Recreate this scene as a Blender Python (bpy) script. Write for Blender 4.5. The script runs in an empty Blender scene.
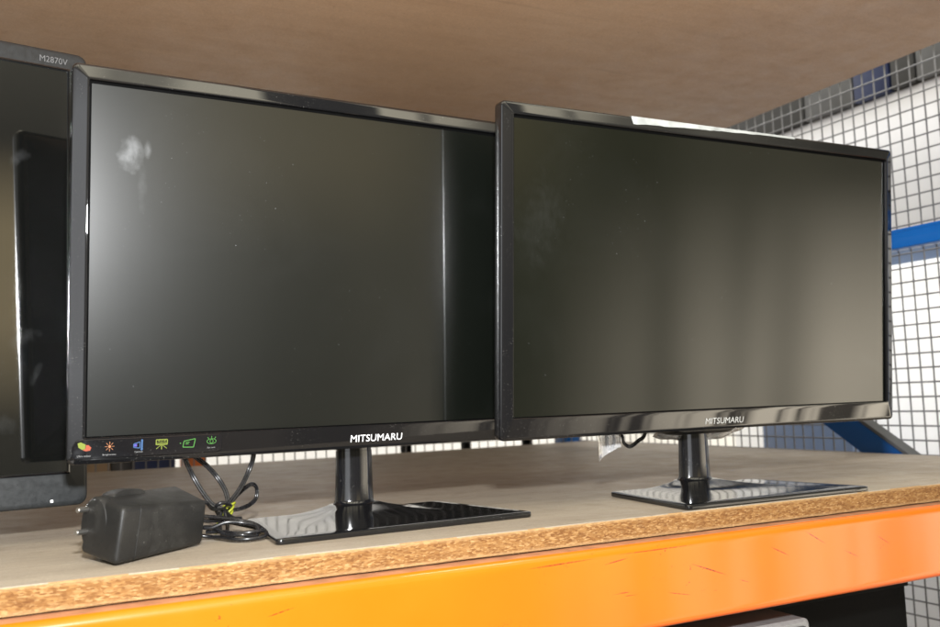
import bpy, bmesh, math, random
from mathutils import Vector, Matrix
random.seed(7)
scene = bpy.context.scene
COL = scene.collection
R = math.radians

# ------------------------------------------------------------------ materials
def mat(name):
    m = bpy.data.materials.new(name); m.use_nodes = True
    nt = m.node_tree; nt.nodes.clear()
    o = nt.nodes.new('ShaderNodeOutputMaterial'); b = nt.nodes.new('ShaderNodeBsdfPrincipled')
    nt.links.new(b.outputs[0], o.inputs[0])
    return m, nt, b
def N(nt, t, **kw):
    n = nt.nodes.new(t)
    for k, v in kw.items():
        if k in n.inputs: n.inputs[k].default_value = v
        else: setattr(n, k, v)
    return n
def coords(nt, scale=(1, 1, 1), loc=(0, 0, 0), rot=(0, 0, 0)):
    t = nt.nodes.new('ShaderNodeTexCoord'); m = nt.nodes.new('ShaderNodeMapping')
    m.inputs['Scale'].default_value = scale; m.inputs['Location'].default_value = loc; m.inputs['Rotation'].default_value = rot
    nt.links.new(t.outputs['Object'], m.inputs[0]); return m.outputs[0]
def ramp(nt, fac, stops, interp='LINEAR'):
    r = nt.nodes.new('ShaderNodeValToRGB'); r.color_ramp.interpolation = interp
    e = r.color_ramp.elements
    while len(e) < len(stops): e.new(0.5)
    for i, (p, c) in enumerate(stops):
        e[i].position = p
        if isinstance(c, (int, float)): c = (c, c, c)
        e[i].color = (c[0], c[1], c[2], 1)
    nt.links.new(fac, r.inputs[0]); return r.outputs[0]
def noise(nt, vec, scale, detail=4, rough=.55, dist=0):
    n = N(nt, 'ShaderNodeTexNoise', Scale=scale, Detail=detail, Roughness=rough, Distortion=dist)
    nt.links.new(vec, n.inputs['Vector']); return n.outputs['Fac']
def mix(nt, fac, a, b, mode='MIX'):
    n = nt.nodes.new('ShaderNodeMix'); n.data_type = 'RGBA'; n.blend_type = mode
    for k, v in ((0, fac), (6, a), (7, b)):
        if hasattr(v, 'is_output'): nt.links.new(v, n.inputs[k])
        elif isinstance(v, (int, float)): n.inputs[k].default_value = v
        else: n.inputs[k].default_value = (v[0], v[1], v[2], 1)
    return n.outputs[2]
def math_(nt, op, a, b=None, c=None):
    n = nt.nodes.new('ShaderNodeMath'); n.operation = op
    for i, v in enumerate((a, b, c)):
        if v is None: continue
        if hasattr(v, 'is_output'): nt.links.new(v, n.inputs[i])
        else: n.inputs[i].default_value = v
    return n.outputs[0]
def bump(nt, b, h, strength, dist=.001):
    n = N(nt, 'ShaderNodeBump', Strength=strength, Distance=dist)
    nt.links.new(h, n.inputs['Height']); nt.links.new(n.outputs[0], b.inputs['Normal'])
def simple(name, col, rough=.5, metal=0, var=.15, scale=40, spec=.5):
    m, nt, b = mat(name)
    v = coords(nt); f = noise(nt, v, scale)
    lo = [c*(1-var) for c in col]; hi = [min(1, c*(1+var)) for c in col]
    nt.links.new(ramp(nt, f, [(.3, lo), (.7, hi)]), b.inputs['Base Color'])
    nt.links.new(ramp(nt, f, [(.3, rough*.9), (.7, min(1, rough*1.1))]), b.inputs['Roughness'])
    b.inputs['Metallic'].default_value = metal; b.inputs['Specular IOR Level'].default_value = spec
    return m

def board_material(name, c0, c1, dust, blot=1.0):
    m, nt, b = mat(name)
    v = coords(nt); vs = coords(nt, scale=(1.2, 9, 9), rot=(0, 0, .06))
    big = noise(nt, v, 2.6, 5, .6); st = noise(nt, vs, 3.2, 7, .65, .4); fine = noise(nt, v, 420, 3, .7); mid = noise(nt, v, 26, 6, .65, .3)
    base = ramp(nt, st, [(.28, c0), (.72, c1)])
    base = mix(nt, ramp(nt, big, [(.4, 0), (.68, .55*blot)]), base, dust)
    base = mix(nt, ramp(nt, mid, [(.56, 0), (.75, .38*blot)]), base, [x*.55 for x in c0])
    base = mix(nt, .38, base, ramp(nt, fine, [(.3, .35), (.7, .95)]), 'MULTIPLY')
    fib = noise(nt, coords(nt, scale=(9, 150, 150), rot=(0, 0, .12)), 1.0, 4, .6, .2)
    base = mix(nt, .30 if blot == 1 else .12, base, ramp(nt, fib, [(.32, .55), (.62, 1.0)]), 'MULTIPLY')
    scf = noise(nt, coords(nt, scale=(3.5, 95, 95), rot=(0, 0, -.5), loc=(2, 1, 0)), 1.0, 2, .5, .6); gt = noise(nt, coords(nt, loc=(7, 2, 3)), 5, 3, .5)
    base = mix(nt, math_(nt, 'MULTIPLY', ramp(nt, scf, [(.68, 0), (.73, .32)]), ramp(nt, gt, [(.48, 0), (.6, 1)])), base, [x*.45 for x in c0])
    spt = noise(nt, coords(nt, loc=(3, 3, 3)), 150, 2, .5)
    base = mix(nt, ramp(nt, spt, [(.72, 0), (.77, .5)]), base, [x*.35 for x in c0])
    nt.links.new(base, b.inputs['Base Color'])
    nt.links.new(ramp(nt, mid, [(.3, .42), (.7, .62)]), b.inputs['Roughness'])
    b.inputs['Specular IOR Level'].default_value = .35
    bump(nt, b, fine, .25, .0004)
    return m
M_BOARD = board_material('dusty_board', (.26, .212, .158), (.36, .300, .227), (.41, .350, .270))
M_UPPER = board_material('board_underside', (.40, .243, .138), (.45, .280, .162), (.45, .295, .18), .45)

def chip_edge():
    m, nt, b = mat('chipboard_edge')
    v = coords(nt, scale=(.55, 1, 1.6)); w = coords(nt, scale=(.45, 1, 1.3), loc=(3, 1, 2))
    vo = N(nt, 'ShaderNodeTexVoronoi', Scale=640.0, Randomness=1.0); nt.links.new(v, vo.inputs['Vector'])
    sep = nt.nodes.new('ShaderNodeSeparateColor'); nt.links.new(vo.outputs['Color'], sep.inputs[0])
    cell = sep.outputs[0]
    n1 = noise(nt, w, 210, 6, .7, .8); n2 = noise(nt, w, 620, 4, .75)
    c = ramp(nt, cell, [(0, (.135, .056, .016)), (.3, (.20, .095, .029)), (.7, (.245, .128, .044)), (1, (.33, .195, .082))])
    c = mix(nt, ramp(nt, n1, [(.46, 0), (.70, .7)]), c, (.105, .040, .011))
    c = mix(nt, ramp(nt, n2, [(.62, 0), (.75, .45)]), c, (.42, .29, .15))
    # paler dense skins at the two faces
    g = nt.nodes.new('ShaderNodeTexCoord'); s = nt.nodes.new('ShaderNodeSeparateXYZ'); nt.links.new(g.outputs['Object'], s.inputs[0])
    sk = math_(nt, 'ABSOLUTE', math_(nt, 'ADD', s.outputs[2], .0088))
    c = mix(nt, ramp(nt, math_(nt, 'MULTIPLY', sk, 100), [(.55, 0), (.8, .55)]), c, (.36, .235, .115))
    nt.links.new(c, b.inputs['Base Color']); b.inputs['Roughness'].default_value = .8
    b.inputs['Specular IOR Level'].default_value = .2
    bump(nt, b, mix(nt, .5, cell, n2), .9, .0012)
    return m
M_EDGE = chip_edge()

def paint(name, col, dark, rough=.3, scratch=True):
    m, nt, b = mat(name)
    v = coords(nt); vs = coords(nt, scale=(1, 1, 1), rot=(0, .45, 0))
    big = noise(nt, v, 9, 5, .6); peel = noise(nt, v, 260, 2, .5)
    c = ramp(nt, big, [(.3, col), (.75, [min(1, x*1.12) for x in col])])
    if scratch:
        vq = coords(nt, scale=(26, 1, 520), rot=(0, .5, 0))
        sc = noise(nt, vq, 1.0, 2, .5); gate = noise(nt, v, 24, 2, .5)
        k = math_(nt, 'MULTIPLY', ramp(nt, sc, [(.70, 0), (.74, 1)]), ramp(nt, gate, [(.60, 0), (.66, 1)]))
        c = mix(nt, k, c, dark)
        sp = noise(nt, coords(nt, scale=(180, 1, 260)), 1.0, 3, .6); sg = noise(nt, coords(nt, loc=(5, 3, 1)), 14, 2, .5)
        k2 = math_(nt, 'MULTIPLY', ramp(nt, sp, [(.66, 0), (.72, .7)]), ramp(nt, sg, [(.6, 0), (.66, 1)]))
        c = mix(nt, k2, c, dark)
        for (x, z, L_, ang, w_) in ((.528, -.0470, .020, -.34, .00045), (.566, -.0610, .006, -.3, .0003), (.610, -.0405, .012, -.42, .0004), (.655, -.0330, .014, -.5, .00045), (.700, -.0520, .010, -.40, .00035),
                                    (.495, -.0630, .012, -.2, .0003), (.745, -.0440, .010, -.5, .00035), (.432, -.0300, .012, .12, .0003), (.380, -.0262, .030, .02, .00035), (.475, -.0250, .04, .0, .0003), (.06, -.05, .012, -.3, .0003), (.16, -.0330, .009, .2, .0003)):
            sub = N(nt, 'ShaderNodeVectorMath', operation='SUBTRACT'); nt.links.new(v, sub.inputs[0]); sub.inputs[1].default_value = (x, 0, z)
            vr = N(nt, 'ShaderNodeVectorRotate', rotation_type='Y_AXIS', Angle=ang); nt.links.new(sub.outputs[0], vr.inputs['Vector'])
            sc_ = N(nt, 'ShaderNodeVectorMath', operation='MULTIPLY'); nt.links.new(vr.outputs[0], sc_.inputs[0]); sc_.inputs[1].default_value = (1/(L_*1.15), 0, 1/(w_*1.9))
            ln = N(nt, 'ShaderNodeVectorMath', operation='LENGTH'); nt.links.new(sc_.outputs[0], ln.inputs[0])
            brk = noise(nt, v, 420, 2, .5)
            c = mix(nt, math_(nt, 'MULTIPLY', ramp(nt, ln.outputs['Value'], [(.45, .85), (1, 0)]), ramp(nt, brk, [(.35, .3), (.55, 1)])), c, dark)
        for (x, z, rx, rz) in ((.235, -.064, .035, .010), (.33, -.070, .03, .010), (.15, -.06, .03, .012)):
            sub = N(nt, 'ShaderNodeVectorMath', operation='SUBTRACT'); nt.links.new(v, sub.inputs[0]); sub.inputs[1].default_value = (x, 0, z)
            sc_ = N(nt, 'ShaderNodeVectorMath', operation='MULTIPLY'); nt.links.new(sub.outputs[0], sc_.inputs[0]); sc_.inputs[1].default_value = (1/rx, 0, 1/rz)
            ln = N(nt, 'ShaderNodeVectorMath', operation='LENGTH'); nt.links.new(sc_.outputs[0], ln.inputs[0])
            grit = noise(nt, coords(nt, scale=(1, 1, 2)), 330, 3, .6)
            c = mix(nt, math_(nt, 'MULTIPLY', ramp(nt, ln.outputs['Value'], [(.3, .8), (1, 0)]), ramp(nt, grit, [(.57, 0), (.64, 1)])), c, (.28, .06, .006))
    nt.links.new(c, b.inputs['Base Color'])
    nt.links.new(ramp(nt, big, [(.3, rough*.8), (.7, rough*1.25)]), b.inputs['Roughness'])
    b.inputs['Coat Weight'].default_value = .34; b.inputs['Coat Roughness'].default_value = .06; b.inputs['Specular IOR Level'].default_value = .15
    bump(nt, b, peel, .05, .0006)
    return m
M_ORANGE = paint('orange_paint', (.60, .102, .003), (.035, .014, .007), .33)
M_BLUE = paint('blue_paint', (.006, .10, .36), (.01, .03, .09), .4, False)
M_BLUE_SHADED = paint('blue_paint_shaded', (.004, .055, .20), (.01, .03, .09), .4, False)  # darker copy of the blue paint, the brace's shade put into the colour
M_LEDGE = simple('worn_beam_top', (.30, .13, .065), .45, 0, .25, 60)

def gloss_black(name, base=(.005, .005, .0055), rough=.022, dust=.5, wavy=.015):
    m, nt, b = mat(name)
    v = coords(nt)
    f = noise(nt, v, 35, 5, .6); d = noise(nt, v, 900, 2, .5); g = noise(nt, v, 16, 4, .6)
    sm = math_(nt, 'MULTIPLY', ramp(nt, d, [(.66, 0), (.76, 1)]), ramp(nt, g, [(.42, 0), (.7, min(1, dust))]))
    nt.links.new(mix(nt, sm, base, (.22, .21, .19)), b.inputs['Base Color'])
    nt.links.new(math_(nt, 'ADD', ramp(nt, f, [(.35, rough*.6), (.75, rough*1.8)]), math_(nt, 'MULTIPLY', sm, .4)), b.inputs['Roughness'])
    b.inputs['IOR'].default_value = 1.55
    if wavy: bump(nt, b, noise(nt, v, 14, 2, .4), wavy, .002)
    return m
M_BEZEL = gloss_black('piano_black')
M_BASE = gloss_black('gloss_base', rough=.085, dust=1.6, wavy=0)
M_NECK = gloss_black('gloss_neck', base=(.005, .005, .006), rough=.09, dust=.3)
def satin_side():
    m, nt, b = mat('satin_bezel_side')
    nt.links.new(ramp(nt, noise(nt, coords(nt), 60), [(.3, (.005, .005, .0055)), (.7, (.008, .008, .009))]), b.inputs['Base Color'])
    b.inputs['Roughness'].default_value = .21; b.inputs['Anisotropic'].default_value = 1.0; b.inputs['IOR'].default_value = 2.1
    t = nt.nodes.new('ShaderNodeCombineXYZ'); t.inputs[2].default_value = 1.0; nt.links.new(t.outputs[0], b.inputs['Tangent'])
    return m
M_SIDE = satin_side()
M_HOUSING = simple('matte_black_plastic', (.012, .012, .013), .5, 0, .2, 300)
M_GREYBEZEL = simple('charcoal_bezel_plastic', (.010, .0115, .0125), .38, 0, .15, 220)

def screen_material(name, rough, base, smudges, dust=.6, spec=.5, coat=0.0, crough=.1):
    m, nt, b = mat(name)
    v = coords(nt)
    specks = noise(nt, v, 520, 1, .5); gate = noise(nt, v, 9, 4, .6)
    k = math_(nt, 'MULTIPLY', ramp(nt, specks, [(.78, 0), (.82, 1)]), ramp(nt, gate, [(.45, 0), (.65, dust)]))
    k = math_(nt, 'MULTIPLY', k, .28)
    haze = ramp(nt, noise(nt, v, 11, 6, .65, .6), [(.5, 0), (.85, .004)])
    k = math_(nt, 'MAXIMUM', k, haze)
    for (x, y, rx, ry, rot, amt) in smudges:
        mp = coords(nt, loc=(0, 0, 0)); sub = N(nt, 'ShaderNodeVectorMath', operation='SUBTRACT'); nt.links.new(mp, sub.inputs[0]); sub.inputs[1].default_value = (x, y, 0)
        vr = N(nt, 'ShaderNodeVectorRotate', rotation_type='Z_AXIS', Angle=rot); nt.links.new(sub.outputs[0], vr.inputs['Vector'])
        sc = N(nt, 'ShaderNodeVectorMath', operation='MULTIPLY'); nt.links.new(vr.outputs[0], sc.inputs[0]); sc.inputs[1].default_value = (1/rx, 1/ry, 0)
        wob = N(nt, 'ShaderNodeTexNoise', Scale=90.0, Detail=4.0); nt.links.new(mp, wob.inputs['Vector'])
        ln = N(nt, 'ShaderNodeVectorMath', operation='LENGTH'); nt.links.new(sc.outputs[0], ln.inputs[0])
        d = math_(nt, 'ADD', ln.outputs['Value'], math_(nt, 'MULTIPLY', math_(nt, 'SUBTRACT', wob.outputs['Fac'], .5), 1.6))
        tex = noise(nt, coords(nt, scale=(1, .45, 1)), 160, 4, .6)
        s = math_(nt, 'MULTIPLY', ramp(nt, d, [(.25, amt), (1.0, 0)]), ramp(nt, tex, [(.3, .3), (.65, 1)]))
        k = math_(nt, 'MAXIMUM', k, s)
    nt.links.new(mix(nt, k, base, (.5, .52, .54)), b.inputs['Base Color'])
    nt.links.new(math_(nt, 'ADD', rough, math_(nt, 'MULTIPLY', k, .5)), b.inputs['Roughness'])
    b.inputs['Specular IOR Level'].default_value = spec
    if name == 'gloss_screen': b.inputs['IOR'].default_value = 2.0; b.inputs['Specular IOR Level'].default_value = .5
    if coat: b.inputs['Coat Weight'].default_value = coat; b.inputs['Coat Roughness'].default_value = crough; b.inputs['Coat IOR'].default_value = 1.4
    return m
M_SCREEN1 = screen_material('matte_screen_smudged', .28, (.0018, .0024, .0016),
                            [(-.2085, .083, .011, .014, .3, .11), (-.196, .088, .004, .010, 0, .08), (-.2, .058, .004, .02, 0, .02)], spec=.46, coat=.85, crough=.055)
M_SCREEN2 = screen_material('matte_screen', .25, (.0018, .0026, .0012), [(-.21, .04, .03, .05, .4, .008), (.215, -.09, .02, .012, .6, .012)], spec=.13, coat=1.0, crough=.10)
M_SCREEN0 = screen_material('gloss_screen', .045, (.003, .0032, .003), spec=.85, smudges=
                            [(.272, .09, .006, .010, .8, .035), (.276, -.06, .018, .006, -.5, .03), (.262, -.13, .012, .008, .4, .02), (.285, -.09, .004, .01, .3, .03)])
M_LCDEDGE = simple('lcd_edge_black', (.001, .001, .001), .8, 0, .1, 40, .05)
M_RUBBER = simple('black_cable', (.008, .008, .009), .28, 0, .2, 300)
M_ADAPT = simple('adapter_plastic', (.010, .0098, .0092), .55, 0, .3, 700, .3)
def adapter_plastic():
    m, nt, b = mat('adapter_plastic'); v = coords(nt)
    f = noise(nt, v, 900, 3, .6); g = noise(nt, v, 38, 5, .65); sc = noise(nt, coords(nt, scale=(60, 400, 500), rot=(.3, .5, .8)), 1.0, 2, .5)
    c = ramp(nt, f, [(.3, (.0075, .0073, .007)), (.7, (.0125, .0122, .0115))])
    c = mix(nt, ramp(nt, g, [(.5, 0), (.75, .6)]), c, (.03, .029, .026))
    c = mix(nt, math_(nt, 'MULTIPLY', ramp(nt, sc, [(.68, 0), (.74, .8)]), ramp(nt, g, [(.4, 0), (.6, 1)])), c, (.07, .068, .062))
    nt.links.new(c, b.inputs['Base Color']); nt.links.new(ramp(nt, g, [(.3, .42), (.7, .62)]), b.inputs['Roughness'])
    b.inputs['Specular IOR Level'].default_value = .35; bump(nt, b, f, .25, .0002); return m
M_ADAPT = adapter_plastic()
M_METAL = simple('pin_metal', (.5, .49, .47), .4, 1, .05)
M_TIE = simple('yellow_tie', (.21, .23, .015), .45)
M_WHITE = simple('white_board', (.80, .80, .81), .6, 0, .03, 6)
M_WHITE_SHADED = simple('white_board_shaded', (.52, .52, .54), .6, 0, .03, 6)  # greyer copy of the white board, the upper board's shade put into the colour
M_WALL = simple('white_wall_paint', (.78, .78, .79), .7, 0, .03, 4)
M_WIRE = simple('galvanised_wire', (.15, .15, .155), .5, .2, .2, 60)
M_PAPER = simple('white_paper', (.31, .325, .315), .7, 0, .3, 60)
M_TEXT = simple('printed_silver', (.72, .72, .72), .35, 0, .04)
M_TEXT2 = simple('greyer_silver_print', (.38, .38, .37), .35, 0, .25, 500)  # greyer version of the silver print, for the right monitor's logo
M_TEXTGREY = simple('printed_grey', (.085, .085, .085), .5, 0, .05)
M_LABEL = gloss_black('label_film', base=(.005, .005, .006), rough=.1, dust=.4)
def flat(name, c): return simple(name, c, .45, 0, .04)
M_LGREEN = flat('print_green', (.045, .16, .03)); M_LLIME = flat('print_lime', (.14, .17, .025)); M_LRED = flat('print_red', (.26, .055, .028))
M_LORANGE = flat('print_orange', (.26, .11, .05)); M_LBLUE = flat('print_blue', (.03, .075, .17)); M_LNAVY = flat('print_navy', (.06, .05, .25)); M_LTXT = flat('print_white', (.15, .15, .15))
M_DARKBOX = simple('dark_carton', (.03, .03, .03), .7, 0, .3, 9)
M_GREYBOX = simple('grey_carton', (.085, .087, .09), .7, 0, .3, 7)
M_NAVYBOX = simple('navy_plastic', (.008, .018, .07), .45, 0, .2, 9)
M_SLATE = simple('slate_blue_panel', (.10, .14, .23), .55, 0, .12, 8)
M_BROWN = simple('brown_carton', (.25, .17, .10), .75, 0, .2, 12)
M_OBOX = simple('orange_plastic', (.55, .14, .02), .45, 0, .1, 9)
M_BLACKCASE = simple('black_case_shell', (.002, .002, .0018), .7, 0, .3, 300, .06)
M_GREYLID = simple('grey_moulding', (.17, .17, .17), .45, 0, .1, 200)
def film():
    m, nt, b = mat('clear_film')
    b.inputs['Base Color'].default_value = (.9, .9, .9, 1); b.inputs['Roughness'].default_value = .12
    b.inputs['Transmission Weight'].default_value = .9; b.inputs['IOR'].default_value = 1.25
    nt.links.new(ramp(nt, noise(nt, coords(nt), 120, 3), [(.3, .05), (.7, .35)]), b.inputs['Roughness'])
    return m
M_FILM = film()

# ------------------------------------------------------------------ object helpers
def link(name, me, parent=None, local=None):
    o = bpy.data.objects.new(name, me); COL.objects.link(o)
    if parent is not None: o.parent = parent
    if local is not None: o.matrix_local = local
    return o
def from_bm(name, bm, material, parent=None, local=None, smooth=None):
    bmesh.ops.recalc_face_normals(bm, faces=bm.faces)
    me = bpy.data.meshes.new(name); bm.to_mesh(me); bm.free()
    for m in (material if isinstance(material, (list, tuple)) else [material]): me.materials.append(m)
    o = link(name, me, parent, local)
    if smooth is not None:
        me.set_sharp_from_angle(angle=R(smooth)) if smooth < 180 else None
        for p in me.polygons: p.use_smooth = True
    return o
def tag(o, label, cat=None, group=None, kind=None):
    o['label'] = label
    if cat: o['category'] = cat
    if group: o['group'] = group
    if kind: o['kind'] = kind
    return o
def empty(name, loc, rz=0):
    o = bpy.data.objects.new(name, None); COL.objects.link(o); o.location = loc; o.rotation_euler = (0, 0, rz); o.empty_display_size = .02
    bpy.context.view_layer.update(); return o
def add_box(bm, lo, hi, bev=0, seg=2, mi=0):
    vs = [bm.verts.new((x, y, z)) for x in (lo[0], hi[0]) for y in (lo[1], hi[1]) for z in (lo[2], hi[2])]
    fs = [bm.faces.new([vs[i] for i in q]) for q in ((0, 1, 3, 2), (4, 6, 7, 5), (0, 4, 5, 1), (2, 3, 7, 6), (0, 2, 6, 4), (1, 5, 7, 3))]
    for f in fs: f.material_index = mi
    bmesh.ops.recalc_face_normals(bm, faces=fs)
    if bev:
        es = list({e for f in fs for e in f.edges})
        bmesh.ops.bevel(bm, geom=es, offset=bev, segments=seg, profile=.5, affect='EDGES')
def box(name, lo, hi, material, bev=0, parent=None, local=None, seg=2):
    bm = bmesh.new(); add_box(bm, lo, hi, bev, seg); return from_bm(name, bm, material, parent, local, 40 if bev else None)
def rrect(u0, u1, v0, v1, r, w, seg=5):
    pts = []
    for (cx, cy, a0) in ((u1-r, v1-r, 0), (u0+r, v1-r, 90), (u0+r, v0+r, 180), (u1-r, v0+r, 270)):
        for i in range(seg+1):
            a = R(a0+90*i/seg); pts.append((cx+r*math.cos(a), cy+r*math.sin(a), w))
    return pts
def loft(bm, loops, cap0=False, cap1=False, closed=True):
    rows = [[bm.verts.new(p) for p in L] for L in loops]
    n = len(rows[0])
    for a, b in zip(rows, rows[1:]):
        for i in range(n if closed else n-1):
            j = (i+1) % n
            bm.faces.new((a[i], a[j], b[j], b[i]))
    if cap0: bm.faces.new(rows[0])
    if cap1: bm.faces.new(rows[-1])
    return rows
def spline(pts, n=8):
    P = [Vector(p) for p in pts]; out = []
    for i in range(len(P)-1):
        p0 = P[max(i-1, 0)]; p1 = P[i]; p2 = P[i+1]; p3 = P[min(i+2, len(P)-1)]
        for k in range(n):
            t = k/n
            out.append(.5*((2*p1)+(-p0+p2)*t+(2*p0-5*p1+4*p2-p3)*t*t+(-p0+3*p1-3*p2+p3)*t**3))
    out.append(P[-1]); return out
def add_tube(bm, path, r, sides=10, caps=True):
    path = [Vector(p) for p in path]
    prev = None; rows = []
    for i, p in enumerate(path):
        t = (path[min(i+1, len(path)-1)]-path[max(i-1, 0)]).normalized()
        if prev is None:
            a = Vector((0, 0, 1)) if abs(t.z) < .9 else Vector((1, 0, 0)); nrm = (a-t*a.dot(t)).normalized()
        else:
            nrm = (prev-t*prev.dot(t)).normalized()
        prev = nrm; bn = t.cross(nrm)
        rows.append([p+r*(math.cos(2*math.pi*k/sides)*nrm+math.sin(2*math.pi*k/sides)*bn) for k in range(sides)])
    loft(bm, rows, caps, caps)
def twin_tube(bm, path, r, gap):
    # flat twin-core flex: two cores side by side
    path = [Vector(p) for p in path]; A = []; B = []
    for i, p in enumerate(path):
        t = (path[min(i+1, len(path)-1)]-path[max(i-1, 0)]).normalized()
        s = t.cross(Vector((.35, -.9, .25))); s = s.normalized() if s.length > 1e-4 else Vector((1, 0, 0))
        A.append(p+s*gap); B.append(p-s*gap)
    add_tube(bm, A, r); add_tube(bm, B, r)
def text_mesh(body, size, sx=1.0, bold=0.0, extrude=0.0, align='CENTER'):
    c = bpy.data.curves.new('lettering', 'FONT'); c.body = body; c.size = size; c.align_x = align; c.align_y = 'CENTER'
    c.offset = bold; c.extrude = extrude; c.resolution_u = 3
    o = bpy.data.objects.new('lettering', c); COL.objects.link(o); bpy.context.view_layer.update()
    me = bpy.data.meshes.new_from_object(o.evaluated_get(bpy.context.evaluated_depsgraph_get()))
    bpy.data.objects.remove(o); bpy.data.curves.remove(c)
    for v in me.vertices: v.co.x *= sx
    return me
def text_obj(name, body, width, height, material, parent, local, bold=0.0, extrude=.0001):
    me = text_mesh(body, 1.0, 1.0, bold, 0)
    xs = [v.co.x for v in me.vertices]; ys = [v.co.y for v in me.vertices]
    cx, cy = (min(xs)+max(xs))/2, (min(ys)+max(ys))/2; kx = width/(max(xs)-min(xs)); ky = height/(max(ys)-min(ys))
    for v in me.vertices: v.co = ((v.co.x-cx)*kx, (v.co.y-cy)*ky, 0)
    me.materials.clear(); me.materials.append(material)
    return link(name, me, parent, local)

# ------------------------------------------------------------------ shelf, beam, upper shelf
SL = .020          # the rack runs very slightly askew to the x axis
rot_sl = Matrix.Rotation(math.atan(SL), 4, 'Z')
def skewx(x, y): return Vector((x, y+SL*x, 0))
bm = bmesh.new()
prof = [(.6312, -.0006), (.6306, -.0014), (.6308, -.0166), (.6314, -.0174)]
xs = [-1.3 + 2.485*i/160 for i in range(161)]
rows = []
for x in xs:
    j = [random.uniform(-.0004, .0004) for _ in range(4)]
    fr = [(x, p[0]+SL*x+j[k], p[1]) for k, p in enumerate(prof)]
    top_f = (x, .6322+SL*x+j[0], 0)
    xb = x
    rows.append([(xb, 1.745+.05*max(0, min(1, (x-.35)/.85)), -.0174), (xb, 1.745+.05*max(0, min(1, (x-.35)/.85)), 0), top_f]+fr)
rws = loft(bm, rows, True, True)
bm.faces.ensure_lookup_table()
for f in bm.faces:
    ys = [v.co.y-SL*v.co.x for v in f.verts]; zs = [v.co.z for v in f.verts]
    f.material_index = 1 if (max(ys) < .6321 and len(f.verts) == 4) or len(f.verts) > 4 else 0
shelf = from_bm('shelf_board', bm, [M_BOARD, M_EDGE])
tag(shelf, 'dusty brown chipboard shelf with a raw flaky front edge, carrying the monitors', 'shelf')

# orange rack beam: rounded box section swept along x
bm = bmesh.new()
def beam_section(x):
    y0, y1, z0, z1, r = .6135, .668, -.0885, -.0186, .0065
    pts = []
    for (cy, cz, a0) in ((y0+r, z0+r, 180), (y1-.002, z0+.002, 270), (y1-.002, z1-.002, 0), (y0+r, z1-r, 90)):
        rr = r if cy < y0+.02 else .002
        for i in range(7):
            a = R(a0+90*i/6); pts.append((x, cy+rr*math.cos(a)+SL*x, cz+rr*math.sin(a)))
            if cy < y0+.02 and a0 == 90 and i == 6: pts.append((x, y0+SL*x, z1-r-.002)); pts.append((x, y0+SL*x, z0+r+.002))
    return pts
loft(bm, [beam_section(-1.3+2.6*i/40) for i in range(41)], True, True)
beam = from_bm('rack_beam', bm, [M_ORANGE, M_LEDGE], smooth=50)
tag(beam, 'scuffed glossy orange steel rack beam under the front edge of the shelf', 'beam')
for p in beam.data.polygons:
    if p.normal.z > .985: p.material_index = 1      # dusty, rubbed top of the beam

upper = box('shelf_board', (-1.3, .56, .592), (1.19, 1.95, .610), M_UPPER, .001)
tag(upper, 'brown shelf board overhead, its plain underside seen above the monitors', 'shelf')

# blue rack side frame
fr = empty('rack_frame', (1.2, 1.3, -.6)); inv = fr.matrix_world.inverted()
tag(fr, 'blue painted steel rack end frame with level bar and sloping brace at right', 'rack frame')
bm = bmesh.new(); add_box(bm, (1.192, .60, .3075), (1.222, 1.9, .337), .003)
add_box(bm, (1.1905, .60, .3315), (1.1918, 1.9, .3330))
from_bm('crossbar', bm, M_BLUE, fr, inv, 40)
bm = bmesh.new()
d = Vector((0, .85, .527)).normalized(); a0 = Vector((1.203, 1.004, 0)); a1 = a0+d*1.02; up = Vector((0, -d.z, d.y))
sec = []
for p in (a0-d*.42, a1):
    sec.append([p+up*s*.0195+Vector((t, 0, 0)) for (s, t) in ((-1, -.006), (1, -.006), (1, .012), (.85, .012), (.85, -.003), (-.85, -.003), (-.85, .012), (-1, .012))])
loft(bm, sec, True, True); br = from_bm('brace', bm, M_BLUE_SHADED, fr, inv)
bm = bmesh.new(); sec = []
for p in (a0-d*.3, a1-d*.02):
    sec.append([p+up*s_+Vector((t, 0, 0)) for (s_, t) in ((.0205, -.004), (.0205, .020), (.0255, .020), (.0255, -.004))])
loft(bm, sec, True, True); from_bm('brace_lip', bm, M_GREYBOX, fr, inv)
for y in (.575, 1.9):
    box('upright', (1.195, y, -.6), (1.235, y+.06, 1.0), M_BLUE, .003, fr, inv)

# wire mesh panels
def mesh_panel(name, origin, ua, va, nu, nv, pitch, r, label):
    bm = bmesh.new(); ua = Vector(ua); va = Vector(va); n = ua.cross(va); o = Vector(origin)
    for i in range(nu+1): add_tube(bm, [o+ua*pitch*i+n*r*.8, o+ua*pitch*i+va*pitch*nv+n*r*.8], r, 6)
    for j in range(nv+1): add_tube(bm, [o+va*pitch*j-n*r*.8, o+va*pitch*j+ua*pitch*nu-n*r*.8], r, 6)
    ob = from_bm(name, bm, M_WIRE, smooth=60); tag(ob, label, 'wire mesh'); return ob
mesh_panel('wire_mesh_panel', (1.245, .56, -.56), (0, 1, 0), (0, 0, 1), 62, 66, .0222, .0013, 'grey welded wire mesh closing the right end of the rack, behind blue bar')
mesh_panel('wire_mesh_panel', (-.55, 1.86, -.30), (1, 0, 0), (0, 0, 1), 80, 46, .0222, .0013, 'grey welded wire mesh along the back edge of the shelf, seen under the monitors')

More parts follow.
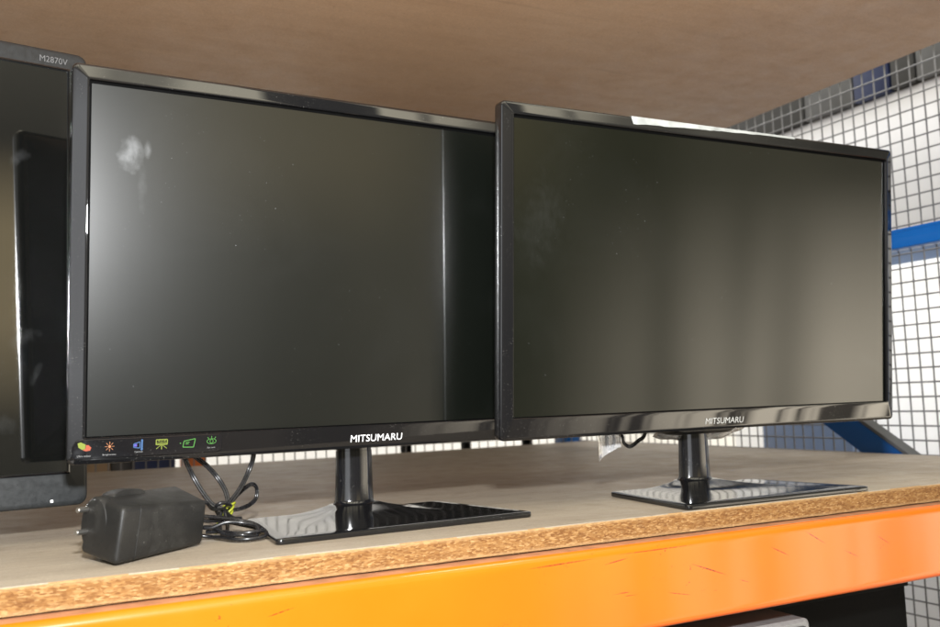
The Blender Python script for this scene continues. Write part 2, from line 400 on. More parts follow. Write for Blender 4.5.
# ------------------------------------------------------------------ what stands beyond the mesh
wl = box('wall', (-2.2, 3.0, -1.4), (4.2, 3.06, 2.2), M_WALL); wl['kind'] = 'structure'
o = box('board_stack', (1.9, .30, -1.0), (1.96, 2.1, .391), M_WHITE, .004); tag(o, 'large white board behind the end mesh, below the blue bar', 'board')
o = box('board_stack', (1.9, .30, .467), (1.96, 2.1, .808), M_WHITE_SHADED, .004); tag(o, 'white board behind the end mesh, above the blue bar, with dark boxes on top', 'board')
o = box('cross_beam', (1.92, .30, .3925), (1.97, 2.1, .4655), M_SLATE, .003); tag(o, 'slate grey strip between the upper and lower white boards', 'beam')
o = box('panel', (1.70, 1.50, -.6), (1.74, 1.778, .10), M_SLATE, .004); tag(o, 'slate blue panel behind the mesh beside the sloping brace', 'panel')
y = .45
specs = [(.20, M_DARKBOX, 'dark'), (.24, M_GREYBOX, 'grey'), (.18, M_GREYBOX, 'grey')]
blk = [(1.00, 1.31, .24, M_DARKBOX, 'black carton on the white board, nearest the right edge'),
       (1.315, 1.40, .20, M_GREYBOX, 'light grey carton on the white board, right of the navy crate'),
       (1.405, 1.47, .30, M_DARKBOX, 'narrow black carton on the white board beside the navy crate'),
       (1.475, 1.58, .30, M_NAVYBOX, 'navy crate on the white board under the overhead shelf'),
       (1.585, 1.74, .25, M_GREYBOX, 'grey carton on the white board, left of the navy crate'),
       (1.745, 2.08, .28, M_DARKBOX, 'long dark carton on the white board, farthest left')]
for (a, b, h, m_, lab) in blk:
    o = box('carton' if m_ is not M_NAVYBOX else 'crate', (1.885, a, .8085), (2.1, b, .8085+h), m_, .004)
    tag(o, lab, 'crate' if m_ is M_NAVYBOX else 'box')
o = box('carton', (.02, 1.93, -.15), (.17, 2.05, .40), M_BROWN, .003); tag(o, 'tan carton behind the shelf, left of the navy bin', 'box')
o = box('post', (.172, 1.95, -.6), (.212, 2.0, 1.0), M_GREYBOX, .003); tag(o, 'grey brown post behind the shelf between tan carton and navy bin', 'post')
o = box('storage_bin', (.215, 1.93, -.2), (.292, 2.05, .18), M_NAVYBOX, .004); tag(o, 'navy blue bin behind the shelf under the left monitor', 'bin')
o = box('storage_bin', (.318, 1.93, -.2), (.352, 2.05, .16), M_OBOX, .004); tag(o, 'small orange bin behind the shelf beside the navy bin', 'bin')
dk = box('blocker', (.78, 1.95, .045), (1.16, 2.35, .52), M_BLACKCASE, .006); tag(dk, 'black cabinet on thin legs added unseen behind the back mesh, to darken base reflections', 'blocker')  # unseen, added to keep part of the middle monitor's base reflection dark
for lx in (.80, 1.12):
    for ly in (1.97, 2.31): box('leg', (lx, ly, -1.0), (lx+.02, ly+.02, .0455), M_BLACKCASE, 0, dk)
bc = box('equipment_case', (.30, .72, -.62), (.884, 1.2, -.092), M_BLACKCASE, .006); tag(bc, 'black case in the dark under the orange beam', 'case')
box('case_rim', (.302, .716, -.117), (.882, .7199, -.108), M_BLACKCASE, .001, bc)
bm = bmesh.new(); L = []
for yy, ins in ((.652, .003), (.655, 0), (.712, 0)): L.append([(p[0], yy, p[1]) for p in rrect(.47+ins, .6685-ins, -.42, -.1105-ins, .007, 0)])
loft(bm, L, True, True); gl = from_bm('appliance', bm, M_GREYLID, smooth=40); tag(gl, 'grey plastic box with a rounded corner in front of the black case', 'box')
L = []
bm = bmesh.new()
for yy in (.6505, .6519): L.append([(p[0], yy, p[1]) for p in rrect(.476, .6625, -.41, -.1165, .005, 0)])
loft(bm, L, True, True); from_bm('front_panel', bm, M_DARKBOX, gl)

# ------------------------------------------------------------------ monitors
U0, U1, V0, V1 = -.2515, .2515, -.1552, .1487
def frame_matrix(c, yaw, tilt):
    ex = Vector((math.cos(yaw), math.sin(yaw), 0)); n = Vector((-math.sin(yaw), math.cos(yaw), 0))
    ev = Vector((0, 0, math.cos(tilt)))+n*math.sin(tilt); ew = ex.cross(ev)
    m = Matrix.Identity(4)
    for i, a in enumerate((ex, ev, ew)):
        for k in range(3): m[k][i] = a[k]
    m.translation = Vector(c); return m
def bezel_mesh(u0, u1, v0, v1, a0, a1, b0, b1, rad, depth, proud, ridge=.0022):
    bm = bmesh.new()
    def L(i, r, w): return rrect(u0+i, u1-i, v0+i, v1-i, max(r, .0008), w)
    loops = [L(.006, rad, -depth), L(.0012, rad, -depth+.001), L(0, rad, -depth+.0035), L(0, rad, -.0012), L(.0004, rad, -.0003), L(.0016, rad*.8, .0003)]
    A_ = (u0+.0016, u1-.0016, v0+.0016, v1-.0016); B_ = (a0-.0016, a1+.0016, b0-.0016, b1+.0016)
    for t_ in (.12, .88):       # support loops keep the slanted face flat under smooth shading
        loops.append(rrect(*[p+(q-p)*t_ for p, q in zip(A_, B_)], rad*.8+(.0012-rad*.8)*t_, .0003+(proud-.0003)*t_))
    loops += [rrect(a0-.0016, a1+.0016, b0-.0016, b1+.0016, .0012, proud), rrect(a0-.0008, a1+.0008, b0-.0008, b1+.0008, .001, proud+.0001),
              rrect(a0-.0002, a1+.0002, b0-.0002, b1+.0002, .0008, proud-.0006), rrect(a0, a1, b0, b1, .0006, -.0006)]
    loft(bm, loops); return bm
def lcd_parts(root, P, a0, a1, b0, b1, mscreen, top=.0022, side=.0016, low=.0006):
    bm = bmesh.new()
    add_box(bm, (a0-.003, b0-.003, -.004), (a1+.003, b1+.003, -.0012))
    e = from_bm('lcd_border', bm, M_LCDEDGE, root, P)
    bm = bmesh.new(); add_box(bm, (a0+side, b0+low, -.0010), (a1-side, b1-top, -.0006))
    return from_bm('screen', bm, mscreen, root, P)
def monitor(label, base_c, yaw_base, screen_c, yaw, tilt, mscreen, mount_low):
    root = empty('computer_monitor', base_c, yaw_base); tag(root, label, 'monitor', 'glossy black monitors on tilted square bases')
    inv = root.matrix_world.inverted(); P = inv @ frame_matrix(screen_c, yaw, tilt)
    a0, a1, b0, b1 = -.2394, .2394, -.1349, .1364
    bz = from_bm('bezel', bezel_mesh(U0, U1, V0, V1, a0, a1, b0, b1, .0045, .0145, .0030), [M_BEZEL, M_SIDE], root, P, 35)
    for p in bz.data.polygons:
        if abs(p.normal.x) > .97 and p.area > .001: p.material_index = 1
    lcd_parts(root, P, a0, a1, b0, b1, mscreen)
    bm = bmesh.new()
    lo = [rrect(U0+i, U1-i, V0+j, V1-j, r, w) for (i, j, r, w) in ((.004, .004, .004, -.0142), (.006, .006, .006, -.018), (.03, .02, .02, -.026), (.07, .05, .03, -.040), (.08, .06, .03, -.043))]
    loft(bm, lo, False, True); from_bm('rear_housing', bm, M_HOUSING, root, P, 35)
    bm = bmesh.new()
    lo = [rrect(-hw, hw, mount_low+k, -.05, .02, w) for (hw, k, w) in ((.05, .004, -.02), (.054, 0, -.03), (.054, 0, -.062), (.048, .006, -.068))]
    loft(bm, lo, True, True); from_bm('stand_mount', bm, M_HOUSING, root, P, 40)
    # neck: leaning elliptical column (root axes)
    bm = bmesh.new(); L = []
    for (z, cx, rx, ry) in ((.0105, 0, .0228, .0160), (.0122, 0, .0205, .0142), (.0138, 0, .0190, .0130), (.016, 0, .0184, .0125), (.03, .0002, .0178, .0122), (.055, .0006, .0172, .0118), (.0600, .0006, .0171, .0117), (.0602, .0006, .0166, .0112), (.0612, .0006, .0166, .0112), (.0614, .0006, .0170, .0116), (.085, .001, .0166, .0113)):
        L.append([(cx+rx*math.cos(2*math.pi*k/40), .123-.07+ry*math.sin(2*math.pi*k/40), z) for k in range(40)])
    loft(bm, L, True, True); from_bm('stand_neck', bm, M_NECK, root, None, 40)
    # base: trapezoid glass-like plate rising gently to the neck
    bm = bmesh.new()
    def ring(s, z, blend=0, r=.006):
        fw, bw, y0, y1 = .1142*s, .095*s, -.07, .0725
        cy = .053; pts = []
        corners = ((bw, y1), (-bw, y1), (-fw, y0), (fw, y0))
        corners = [(x, cy+(y-cy)*s) for x, y in corners]
        for k in range(4):
            c0 = Vector(corners[k-1]); c1 = Vector(corners[k]); c2 = Vector(corners[(k+1) % 4])
            d0 = (c0-c1).normalized(); d2 = (c2-c1).normalized()
            for i in range(7):
                t = i/6; a = c1+d0*r*s*(1-t)**2+d2*r*s*t**2
                pts.append(a)
        # add edge points so the dome can round off
        full = []
        for k in range(len(pts)):
            full.append(pts[k]); nx = pts[(k+1) % len(pts)]
            if (nx-pts[k]).length > .02*s:
                for q in range(1, 10): full.append(pts[k].lerp(nx, q/10))
        out = []
        for p in full:
            a = math.atan2(p.y-cy, p.x); e = Vector((.024*math.cos(a), cy+.0165*math.sin(a)))
            e2 = Vector((.024, .0165)); q = p.lerp(e, blend)
            out.append((q.x, q.y, z))
        return out
    L = [ring(.985, .0003), ring(.997, .0008), ring(1.0, .0016), ring(1.0, .0038), ring(.997, .0046), ring(.99, .0049)]
    for t in (.1, .2, .3, .4, .5, .58, .66, .74, .82, .9, .96, 1.0):
        L.append(ring(.99, .0049+.0016*t+.0058*max(0, (t-.45)/.55)**1.9, t))
    loft(bm, L, True, True); from_bm('stand_base', bm, M_BASE, root, None, 30)
    return root, P
Z = .102
m1, P1 = monitor('middle black monitor with smudged screen and icon sticker, standing behind the power adapter',
                 (.2888-.07*math.sin(R(3.8)), .6915+.07, .0), R(3.8), (.2878, .7594, .1166+Z), R(3.682), R(-4.063), M_SCREEN1, -.150)
m2, P2 = monitor('right glossy black monitor with a torn white paper strip along its top edge',
                 (.6384, .6455+.07, .0), R(.6), (.6373, .7112, .1173+Z), R(.149), R(-4.80), M_SCREEN2, -.163)
def on(P, u, v, w, rz=0): return P @ Matrix.Translation((u, v, w)) @ Matrix.Rotation(rz, 4, 'Z')
def face_tilt_low(v):   # bezel lower face: height and slope between its outer edge and the screen opening
    t = (v-(V0+.0016))/((-.1349-.0016)-(V0+.0016)); return .0003+t*(.0030-.0003)
slope_low = math.atan((.0030-.0003)/((-.1349-.0016)-(V0+.0016)))
def on_low(P, u, v, lift=.00025): return P @ Matrix.Translation((u, v, face_tilt_low(v)+lift)) @ Matrix.Rotation(slope_low, 4, 'X')
def on_top(P, u, v, lift=.0003):
    t = ((V1-.0016)-v)/((V1-.0016)-(.1364+.0016)); return (u, v, .0003+t*.0027+lift)
for root, P, du, mt in ((m1, P1, -.0005, M_TEXT), (m2, P2, .0042, M_TEXT2)):
    text_obj('logo', 'MITSUMARU', .0492, .0062, mt, root, on_low(P, du, -.1465), bold=0)

# control sticker on the left monitor
LP = on_low(P1, -.1924, -.1431, .0002)
bm = bmesh.new()
c = [(-.056, -.0065), (-.0545, -.0078), (.0520, -.0078), (.0555, -.0062), (.0558, .0052), (.0535, .0068), (-.050, .0072), (-.0535, .0064), (-.0560, .0020)]
loft(bm, [[(x, y, 0) for x, y in c], [(x, y, .0004) for x, y in c], [(x*.994, y*.95, .0008) for x, y in c]], True, True)
lab = from_bm('control_sticker', bm, M_LABEL, m1, LP); lab['label'] = 'black sticker strip with six coloured icons'
def icon(name, polys, material, x, y=0.0, z=.0010):
    bm = bmesh.new()
    for pl in polys: bm.faces.new([bm.verts.new((px, py, 0)) for px, py in pl])
    me = bpy.data.meshes.new(name); bm.to_mesh(me); bm.free(); me.materials.append(material)
    return link(name, me, lab, Matrix.Translation((x, y, z)))
def ell(cx, cy, rx, ry, a0=0, a1=360, n=20): return [(cx+rx*math.cos(R(a0+(a1-a0)*i/n)), cy+ry*math.sin(R(a0+(a1-a0)*i/n))) for i in range(n+(0 if a1-a0 == 360 else 1))]
def seg(x0, y0, x1, y1, w=.0003):
    d = Vector((x1-x0, y1-y0)).normalized(); p = Vector((-d.y, d.x))*w
    return [(x0+p.x, y0+p.y), (x1+p.x, y1+p.y), (x1-p.x, y1-p.y), (x0-p.x, y0-p.y)]
def outline(pts, w=.0003): return [seg(*pts[i], *pts[(i+1) % len(pts)], w) for i in range(len(pts))]
icon('icon', [[(-.0048, .0036), (-.0026, .0042), (.0008, .0024), (.0006, -.0010), (-.0016, -.0016), (-.0042, .0004)]], M_LLIME, -.0475, .0012)
icon('icon', [[(.0010, .0020), (.0030, .0018), (.0048, -.0002), (.0040, -.0024), (.0012, -.0028), (-.0012, -.0018), (.0008, -.0008)]], M_LRED, -.0475, .0012)
icon('icon', [ell(0, 0, .0010, .0012)]+[seg(.0016*math.cos(R(a)), .0018*math.sin(R(a)), .0034*math.cos(R(a)), .0038*math.sin(R(a)), .00018) for a in range(0, 360, 45)], M_LORANGE, -.0297, .0012)
icon('icon', outline([(-.0038, .0012), (.0008, .0026), (.0008, -.0022), (-.0038, -.0016)])+[[(.0012, .0036), (.0022, .0048), (.0032, .0036), (.0029, .0036), (.0029, -.0030), (.0034, -.0030), (.0022, -.0044), (.0010, -.0030), (.0016, -.0030), (.0016, .0036)]], M_LBLUE, -.0085, .0010)
icon('icon', [[(-.0036, .0008), (-.0014, .0012), (-.0014, -.0010), (-.0036, -.0010)]], M_LNAVY, -.0085, .0010)
icon('icon', outline([(-.0042, .0034), (.0042, .0034), (.0042, -.0006), (-.0042, -.0006)])+[seg(-.004, .0004, .004, .0004), seg(0, -.0006, 0, -.0044), seg(-.0008, -.0012, -.0040, -.0038, .0002), seg(.0008, -.0012, .0040, -.0038, .0002)], M_LLIME, .0085, .0012)
icon('icon', outline([(-.0036, .0018), (.0052, .0034), (.0040, -.0034), (-.0042, -.0030)])+[seg(-.0022, .0004, .0006, .0008), seg(-.0024, -.0008, .0002, -.0006, .0002), seg(-.0068, .0002, -.0058, .0002)], M_LGREEN, .0290, .0006)
icon('icon', [seg(a[0], a[1], b[0], b[1], .0002) for e in (ell(0, .0002, .0036, .0021, 0, 360, 16), ell(0, .0002, .0013, .0015, 0, 360, 12)) for a, b in zip(e, e[1:]+e[:1])]+[seg(x, y, x*1.5, y*1.7, .0002) for x, y in ((0, .0026), (-.0022, .0022), (.0022, .0022))], M_LGREEN, .0470, .0010)
for (x, s, w) in ((-.0475, 'Ultra colour', .0098), (-.0297, 'Brightness', .0096), (-.0085, 'Contrast', .0060), (.0470, 'Eye care', .0060)):
    text_obj('caption', s, w, .0015, M_LTXT, lab, Matrix.Translation((x, -.0052 if x < -.02 else -.0040, .0010)), bold=.01)
text_obj('caption', 'TRUE HD', .0066, .0016, M_LLIME, lab, Matrix.Translation((.0085, .0034, .0010)), bold=.01)

# paper strip left on the top edge of the right monitor
bm = bmesh.new(); top = []; bot = []
n = 40
for i in range(n+1):
    t = i/n; u = -.1095+.212*t
    low = .1409+.0072*t**.85+random.uniform(-.00035, .00035)+(.0011 if t > .96 else 0)
    u2 = u+(.0008 if i == 0 else 0)
    top.append(u); bot.append((u2, min(low, .1468)))
rows = []
for i in range(n+1):
    u = top[i]; lo_ = bot[i]
    a = on_top(P2, lo_[0], lo_[1]); b_ = on_top(P2, u, .14705)
    rows.append([a, b_, (u, .1490, .0002), (u, .1493, -.003), (u, .1491, -.003), (u, .1488, 0), (b_[0], b_[1], b_[2]-.0002), (a[0], a[1], a[2]-.0002)])
loft(bm, rows, True, True); ps = from_bm('paper_strip', bm, M_PAPER, m2, P2); ps['label'] = 'torn white paper strip'

# the big glossy monitor at the left edge, farther back
s = .995
c0 = Vector((-.2645*s, .7746*s, .1238*s+Z)); yaw0, tilt0 = R(11.7355), R(1.14)
root0 = empty('computer_monitor', (c0.x+.02, c0.y+.06, 0), yaw0)
tag(root0, 'large charcoal framed monitor with mirror-like screen at the far left', 'monitor')
inv0 = root0.matrix_world.inverted(); P0 = inv0 @ frame_matrix(c0, yaw0, tilt0)
sw, sh = .3103*s, .1703*s
ou, ot, ob_ = .3265*s, .1876*s, -.1985*s
bm = bezel_mesh(-ou, ou, ob_, ot, -sw, sw, -sh, sh, .008, .022, .0012); from_bm('bezel', bm, M_GREYBEZEL, root0, P0, 35)
bm = bmesh.new()   # bright thin inner lip round the glass
lo = [rrect(-sw-i, sw+i, -sh-i, sh+i, .001, w) for (i, w) in ((.0022, .0011), (.0020, .0019), (.0010, .0021), (.0004, .0012))]
loft(bm, lo); from_bm('glass_lip', bm, M_BEZEL, root0, P0, 35)
bm = bmesh.new(); add_box(bm, (-sw-.002, -sh-.002, -.004), (sw+.002, sh+.002, -.0003)); from_bm('screen', bm, M_SCREEN0, root0, P0)
bm = bmesh.new(); loft(bm, [rrect(-ou+i, ou-i, ob_+i, ot-i, .01, w) for (i, w) in ((.004, -.0218), (.03, -.03), (.08, -.05))], False, True); from_bm('rear_housing', bm, M_HOUSING, root0, P0, 40)
text_obj('model_marking', 'M2870V', .0222, .0054, M_TEXTGREY, root0, on(P0, .2975, .1772, .0007+.0009))
bm = bmesh.new(); add_box(bm, (-.0011, -.0014, 0), (.0011, .0010, .0005), .0004); from_bm('power_light', bm, M_TEXT, root0, on(P0, .297, -.1925, .0010))
bm = bmesh.new(); L = []
for (z, rx, ry) in ((.004, .06, .03), (.01, .045, .02), (.09, .04, .016)): L.append([(rx*math.cos(2*math.pi*k/24), ry*math.sin(2*math.pi*k/24), z) for k in range(24)])
loft(bm, L, True, True); from_bm('stand_neck', bm, M_HOUSING, root0, None, 40)
bm = bmesh.new(); loft(bm, [rrect(-.13, .13, -.10, .08, .03, z) for z in (.0005, .006)], True, True); from_bm('stand_base', bm, M_HOUSING, root0)

# ------------------------------------------------------------------ power adapter
FLb, FRb, BLb, BRb = (.0613, .6635, .0005), (.1294, .7255, .0005), (.042, .7085, .006), (.1115, .771, .007)
FLt, FRt, BLt, BRt = (.0664, .662, .0393), (.1334, .7265, .0328), (.0485, .707, .0442), (.117, .772, .0432)
ad = empty('power_adapter', (.088, .716, 0)); inva = ad.matrix_world.inverted()
tag(ad, 'black plug-in power adapter lying on the shelf edge below the left monitor', 'power adapter')
bm = bmesh.new(); vs = [bm.verts.new(p) for p in (FLb, FRb, BRb, BLb, FLt, FRt, BRt, BLt)]
fs = [bm.faces.new([vs[i] for i in q]) for q in ((0, 1, 2, 3), (4, 7, 6, 5), (0, 4, 5, 1), (1, 5, 6, 2), (2, 6, 7, 3), (3, 7, 4, 0))]
bmesh.ops.recalc_face_normals(bm, faces=fs)
bmesh.ops.bevel(bm, geom=list(bm.edges), offset=.0042, segments=4, profile=.5, affect='EDGES')
from_bm('body', bm, M_ADAPT, ad, inva, 60)
ax = (Vector(FLb)-Vector(FRb)+Vector(FLt)-Vector(FRt)).normalized()
cl = (Vector(FLb)+Vector(FLt)+Vector(BLb)+Vector(BLt))/4 + Vector((-.002, .012, .003))
s1 = Vector((-ax.y, ax.x, 0)).normalized()
if s1.y < 0: s1 = -s1
s1 = (Vector(BLb)-Vector(FLb)).normalized(); s2 = ax.cross(s1).normalized()
bm = bmesh.new(); L = []
for (d_, r_) in ((-.006, .0190), (.0012, .0190), (.0030, .0178), (.0036, .0155)):
    L.append([cl+ax*d_+s1*(r_*.95*math.cos(2*math.pi*k/36))+s2*(r_*math.sin(2*math.pi*k/36)) for k in range(36)])
loft(bm, L, True, True); from_bm('plug_collar', bm, M_ADAPT, ad, inva, 40)
for (a, b) in ((.010, -.009), (.008, .006)):
    bm = bmesh.new(); p = cl+ax*.003+s1*a+s2*b
    add_tube(bm, [p, p+ax*.0095], .0019, 10); add_tube(bm, [p+ax*.0095, p+ax*.0102], .0013, 10)
    from_bm('plug_pin', bm, M_METAL, ad, inva, 40)
# moulding seam: a fine raised parting line round the shell
bm = bmesh.new(); fq = .20; ring_ = []
for p, q in ((FLb, FRb), (FLt, FRt), (BLt, BRt), (BLb, BRb)): ring_.append(Vector(p).lerp(Vector(q), fq))
cc_ = sum(ring_, Vector())/4; pts_ = []
for i in range(4):
    p, q, r0_ = ring_[i], ring_[(i+1) % 4], ring_[i-1]
    for t in (.88, .95, 1.0): pts_.append(r0_.lerp(p, t).lerp(cc_, .055 if t == 1.0 else (.012 if t == .95 else 0)))
    for t in (.05, .12): pts_.append(p.lerp(q, t).lerp(cc_, .012 if t == .05 else 0))
add_tube(bm, pts_+[pts_[0]], .00028, 6); from_bm('moulding_seam', bm, M_ADAPT, ad, inva, 60)
# raised round back of the moulding peeping over the top
bm = bmesh.new(); tc = Vector(BLt).lerp(Vector(BRt), .30)+Vector((.003, -.004, -.0015)); e1 = (Vector(BRt)-Vector(BLt)).normalized(); e2 = Vector((0, 0, 1)); e2 = (e2-e1*e2.dot(e1)).normalized(); e3 = e1.cross(e2)
L = []
for (k_, r_) in ((-.005, .95), (-.004, 1), (.006, 1), (.007, .95)):
    L.append([tc+e3*k_+e1*(.017*r_*math.cos(R(t)))+e2*(.0042*r_*math.sin(R(t))) for t in range(0, 360, 15)])
loft(bm, L, True, True); from_bm('moulded_boss', bm, M_ADAPT, ad, inva, 40)

# ------------------------------------------------------------------ cable with tie
cb = empty('power_cable', (.155, .75, 0)); invc = cb.matrix_world.inverted()
tag(cb, 'bundled black flex with a yellow tie, between the adapter and the left monitor base', 'cable')
paths = [
 [(.118, .805, .10), (.1215, .797, .0800), (.1262, .79, .0646), (.1294, .79, .0563), (.1341, .79, .0462), (.1404, .785, .0339), (.1466, .78, .0249), (.1535, .776, .0205)],
 [(.128, .805, .085), (.1325, .795, .0670), (.1366, .79, .0624), (.1447, .79, .0553), (.1527, .79, .0457), (.1582, .785, .035), (.1595, .78, .0247), (.157, .776, .020)],
 [(.186, .805, .09), (.1838, .79, .0646), (.1794, .79, .0498), (.1714, .785, .0365), (.1628, .78, .0268), (.1565, .775, .0205)],
 [(.1565, .776, .021), (.1595, .78, .0222), (.1683, .79, .0289), (.1781, .8, .0342), (.1864, .81, .0363), (.1914, .815, .0322), (.1909, .815, .0236), (.1836, .81, .0186), (.1736, .8, .0173), (.1638, .785, .0182), (.156, .775, .019)],
 [(.124, .738, .022), (.132, .735, .0205), (.142, .74, .0185), (.1538, .745, .0158), (.1639, .745, .013), (.1714, .74, .0109), (.1753, .73, .008), (.1770, .722, .0048), (.1716, .717, .0030), (.1603, .716, .0028), (.1515, .722, .0028), (.1455, .737, .0030), (.1398, .747, .0028), (.1330, .750, .0040)],
 [(.126, .742, .0185), (.1335, .740, .0165), (.1435, .746, .0150), (.1540, .752, .0125), (.1645, .750, .0095), (.1725, .742, .0075), (.1765, .732, .0060), (.1735, .724, .0072), (.1640, .721, .0070), (.1530, .727, .0068), (.1460, .741, .0070), (.1360, .748, .0068)],
 [(.1526, .772, .020), (.1500, .766, .0095), (.1503, .760, .0030), (.1530, .756, .0028), (.1550, .761, .0088), (.1545, .767, .0185), (.156, .773, .022)],
 [(.128, .748, .0120), (.138, .742, .0105), (.150, .739, .0140), (.163, .737, .0125), (.1715, .730, .0100), (.169, .722, .0040), (.157, .719, .0060), (.148, .730, .0055), (.141, .744, .0100), (.133, .752, .0105)],
 [(.1490, .768, .0180), (.1455, .760, .0240), (.1500, .757, .0275), (.1580, .765, .0245), (.1600, .774, .0215)],
 [(.130, .742, .0310), (.1362, .745, .0294), (.1426, .755, .0234), (.1542, .77, .0213), (.1625, .775, .0208)],
 [(.1560, .773, .0200), (.1570, .764, .0165), (.1600, .757, .0145), (.1640, .752, .0145)],
]
for i, p in enumerate(paths):
    bm = bmesh.new(); pts = spline(p, 8)
    if i in (0, 1, 2): twin_tube(bm, pts, .00115, .0010)
    elif i in (3,): twin_tube(bm, pts, .0010, .0009)
    else: add_tube(bm, pts, .00155, 12)
    from_bm('flex', bm, M_RUBBER, cb, invc, 60)
bm = bmesh.new()
for k in range(3):
    rr = .0043+.0004*k; cc = Vector((.1572+.0007*k, .7735, .0205+.0012*(k-1)))
    add_tube(bm, [cc+Vector((rr*math.cos(2*math.pi*q/24), .8*rr*math.sin(2*math.pi*q/24), .0035*math.sin(2*math.pi*q/24+k))) for q in range(25)], .0010, 8)
add_tube(bm, spline([(.155, .772, .019), (.151, .774, .012), (.1495, .775, .0055), (.1478, .772, .0022)], 6), .0012, 8)
from_bm('twist_tie', bm, M_TIE, cb, invc, 60)

# ------------------------------------------------------------------ cable loop and clear film under the right monitor
bm = bmesh.new()
twin_tube(bm, spline([(.543, .790, .085), (.5480, .775, .068), (.5496, .77, .061), (.5516, .77, .0539), (.5587, .77, .05), (.5726, .775, .0547), (.5856, .78, .0611), (.60, .79, .085)], 8), .0011, .001)
twin_tube(bm, spline([(.529, .79, .085), (.5312, .772, .0650), (.5309, .77, .0539), (.5342, .77, .0478), (.5394, .77, .0545), (.5424, .775, .0650), (.546, .79, .085)], 8), .0011, .001)
cl2 = from_bm('monitor_cable', bm, M_RUBBER, smooth=60); tag(cl2, 'short black cable loops hanging below the right monitor, left of its neck', 'cable')
def sheet(name, grid, material, label, cat):
    bm = bmesh.new(); rows = [[bm.verts.new(p) for p in r] for r in grid]
    for a, b in zip(rows, rows[1:]):
        for i in range(len(a)-1): bm.faces.new((a[i], a[i+1], b[i+1], b[i]))
    bmesh.ops.solidify(bm, geom=list(bm.faces), thickness=.0005)
    o = from_bm(name, bm, material, smooth=60); tag(o, label, cat); return o
g = []
for i in range(9):
    t = i/8; lowz = .0365+.016*t if t < .85 else .0505
    g.append([(.5175+.024*t, .765+.004*math.sin(5*t), zz+.0) for zz in [.078+(lowz-.078)*k/6 for k in range(7)]])
sheet('plastic_film', g, M_FILM, 'clear plastic tag hanging below the right monitor beside black cable', 'plastic tag')
g = []
for i in range(25):
    t = i/24; x = .585+.125*t; d_ = .0105*math.sin(math.pi*min(1, .06+t*.94))**.7+.0008*math.sin(20*t)
    g.append([(x, .757+.010*k/5+.004*math.sin(8*t), .066-(d_+.004)*k/5*1.0) for k in range(6)])
sheet('plastic_film', g, M_FILM, 'crumpled clear plastic film round the top of the right monitor neck', 'plastic film')

# ------------------------------------------------------------------ camera
cam = bpy.data.cameras.new('camera'); co = bpy.data.objects.new('camera', cam); COL.objects.link(co); scene.camera = co
f_px, yaw, pitch, roll = 919.84, R(26.473), R(5.3895), R(-1.9921)
fwd = Vector((math.sin(yaw)*math.cos(pitch), math.cos(yaw)*math.cos(pitch), math.sin(pitch)))
r_ = Vector((math.cos(yaw), -math.sin(yaw), 0)); u_ = r_.cross(fwd)
r2 = r_*math.cos(roll)+u_*math.sin(roll); u2 = -r_*math.sin(roll)+u_*math.cos(roll)
mw = Matrix.Identity(4)
for i, a in enumerate((r2, u2, -fwd)):
    for k in range(3): mw[k][i] = a[k]
mw.translation = Vector((0, 0, Z)); co.matrix_world = mw
cam.sensor_width = 36; cam.sensor_fit = 'HORIZONTAL'; cam.lens = 36*f_px/940; cam.clip_start = .01; cam.clip_end = 100
cam.dof.use_dof = True; cam.dof.focus_distance = .78; cam.dof.aperture_fstop = 10

# ------------------------------------------------------------------ light
fl = bpy.data.lights.new('flash', 'AREA'); fl.shape = 'RECTANGLE'; fl.size = .06; fl.size_y = .04; fl.energy = 25; fl.color = (.97, .985, 1.0)
fo = bpy.data.objects.new('flash', fl); COL.objects.link(fo)
fm = mw.copy(); fm.translation = Vector((.01, -.03, Z+.19)); fo.matrix_world = fm

for nm, loc, en, sx, sy in (('board_fill', (1.62, 1.0, 2.6), 78, .5, 2.0), ('board_fill', (1.0, 2.45, 2.2), 42, 3.0, .5)):  # unseen fills added to brighten the boards and wall behind the mesh
    l = bpy.data.lights.new(nm, 'AREA'); l.shape = 'RECTANGLE'; l.size = sx; l.size_y = sy; l.energy = en; l.color = (.97, .98, 1)
    o = bpy.data.objects.new(nm, l); COL.objects.link(o); o.location = loc
w = bpy.data.worlds.new('World'); scene.world = w; w.use_nodes = True
nt = w.node_tree; nt.nodes.clear()
out = nt.nodes.new('ShaderNodeOutputWorld'); bg = nt.nodes.new('ShaderNodeBackground'); nt.links.new(bg.outputs[0], out.inputs[0])
tc = nt.nodes.new('ShaderNodeTexCoord'); sp = nt.nodes.new('ShaderNodeSeparateXYZ'); nt.links.new(tc.outputs['Generated'], sp.inputs[0])
zz = math_(nt, 'MULTIPLY_ADD', sp.outputs[2], .5, .5)
base = ramp(nt, zz, [(0, (.42, .32, .22)), (.38, (.26, .22, .17)), (.45, (.19, .18, .15)), (.52, (.38, .345, .26)), (.58, (.60, .53, .38)), (.61, (.58, .51, .36)), (.65, (.32, .29, .23)), (.70, (.7, .65, .5)), (.765, (1.9, 1.75, 1.3)), (.80, (4.6, 4.2, 3.2)), (.845, (4.4, 4.1, 3.2)), (1, (.9, .9, .86))])
# roof bays: alternate lights and dark purlins overhead
wv = N(nt, 'ShaderNodeTexWave', Scale=1.6, Distortion=1.2, Detail=2.0); nt.links.new(tc.outputs['Generated'], wv.inputs['Vector'])
bay = ramp(nt, wv.outputs['Fac'], [(.15, .55), (.6, 1.15)])
base = mix(nt, 1.0, base, bay, 'MULTIPLY')
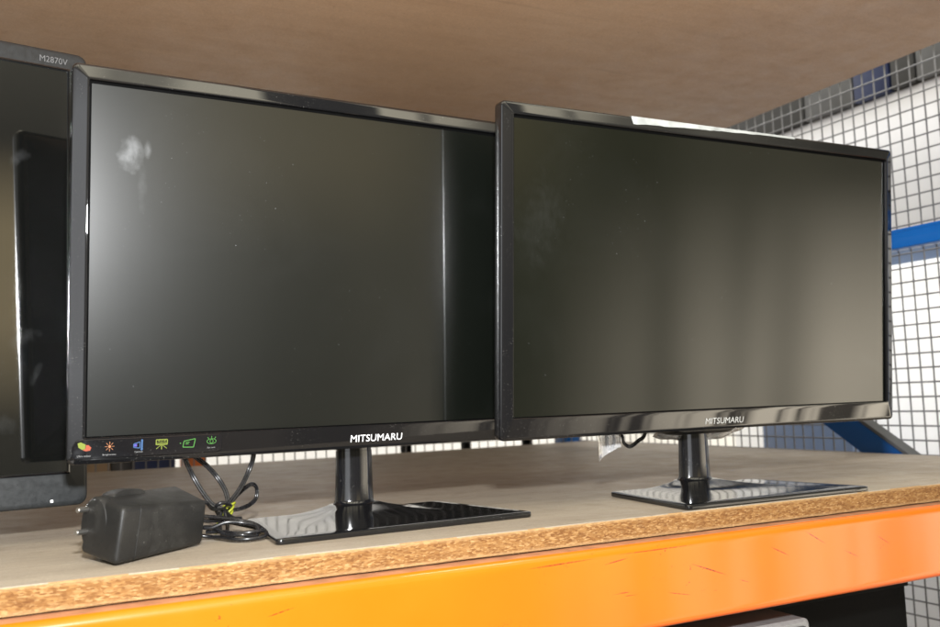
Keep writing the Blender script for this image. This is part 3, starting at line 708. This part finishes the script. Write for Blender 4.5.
# striped bright patch added to the world at front right, for reflections on the screens
az = math_(nt, 'ARCTAN2', sp.outputs[1], sp.outputs[0])
bright_patch = math_(nt, 'MULTIPLY', ramp(nt, math_(nt, 'MULTIPLY_ADD', az, .5/math.pi, .5), [(.335, 0), (.385, 1), (.475, 1), (.49, 0)]), ramp(nt, zz, [(.26, .3), (.31, 1), (.455, 1), (.55, 0)]))
st = noise(nt, tc.outputs['Generated'], 3.0, 1)
sv = N(nt, 'ShaderNodeCombineXYZ'); nt.links.new(math_(nt, 'MULTIPLY', az, 15.0), sv.inputs[0]); nt.links.new(math_(nt, 'MULTIPLY', sp.outputs[2], .25), sv.inputs[1])
sn = noise(nt, sv.outputs[0], 1.6, 3, .6)
bright_patch = math_(nt, 'MULTIPLY', bright_patch, ramp(nt, sn, [(.43, .05), (.465, .65), (.52, 1.1)]))
d2 = math_(nt, 'MULTIPLY', ramp(nt, math_(nt, 'MULTIPLY_ADD', az, .5/math.pi, .5), [(.125, 0), (.145, 1), (.20, 1), (.215, 0)]), ramp(nt, zz, [(.36, 0), (.44, 1), (.60, 1), (.66, 0)]))
up_band = ramp(nt, zz, [(.68, 0), (.73, 1), (.87, 1), (.91, 0)])
uv = N(nt, 'ShaderNodeCombineXYZ'); nt.links.new(math_(nt, 'MULTIPLY', az, 7.0), uv.inputs[0]); nt.links.new(math_(nt, 'MULTIPLY', sp.outputs[2], .5), uv.inputs[1]); uv.inputs[2].default_value = 4.2
un = ramp(nt, noise(nt, uv.outputs[0], 1.1, 2, .5), [(.42, .06), (.46, 1)])
side = ramp(nt, math_(nt, 'MULTIPLY_ADD', az, .5/math.pi, .5), [(.345, 1), (.40, .25), (.48, .25), (.52, 1)])
un = math_(nt, 'MULTIPLY', un, side)
keep = math_(nt, 'ADD', math_(nt, 'MULTIPLY', up_band, math_(nt, 'SUBTRACT', un, 1)), 1)
base = mix(nt, 1.0, base, keep, 'MULTIPLY')
tot = mix(nt, bright_patch, base, (6.9, 6.1, 4.8))
tot = mix(nt, d2, tot, (2.4, 2.45, 2.5))
d3 = math_(nt, 'MULTIPLY', ramp(nt, math_(nt, 'MULTIPLY_ADD', az, .5/math.pi, .5), [(.285, 0), (.30, 1), (.325, 1), (.34, 0)]), ramp(nt, zz, [(.515, 0), (.565, 1), (.61, 1), (.65, 0)]))
tot = mix(nt, d3, tot, (1.3, 1.04, .60))
nt.links.new(tot, bg.inputs['Color']); bg.inputs['Strength'].default_value = 1.0

scene.view_settings.view_transform = 'Standard'; scene.view_settings.look = 'None'; scene.view_settings.exposure = 0; scene.view_settings.gamma = 1
scene.render.engine = 'CYCLES'; scene.cycles.use_denoising = True; scene.cycles.blur_glossy = 0.0
scene.cycles.max_bounces = 8; scene.cycles.sample_clamp_indirect = 0
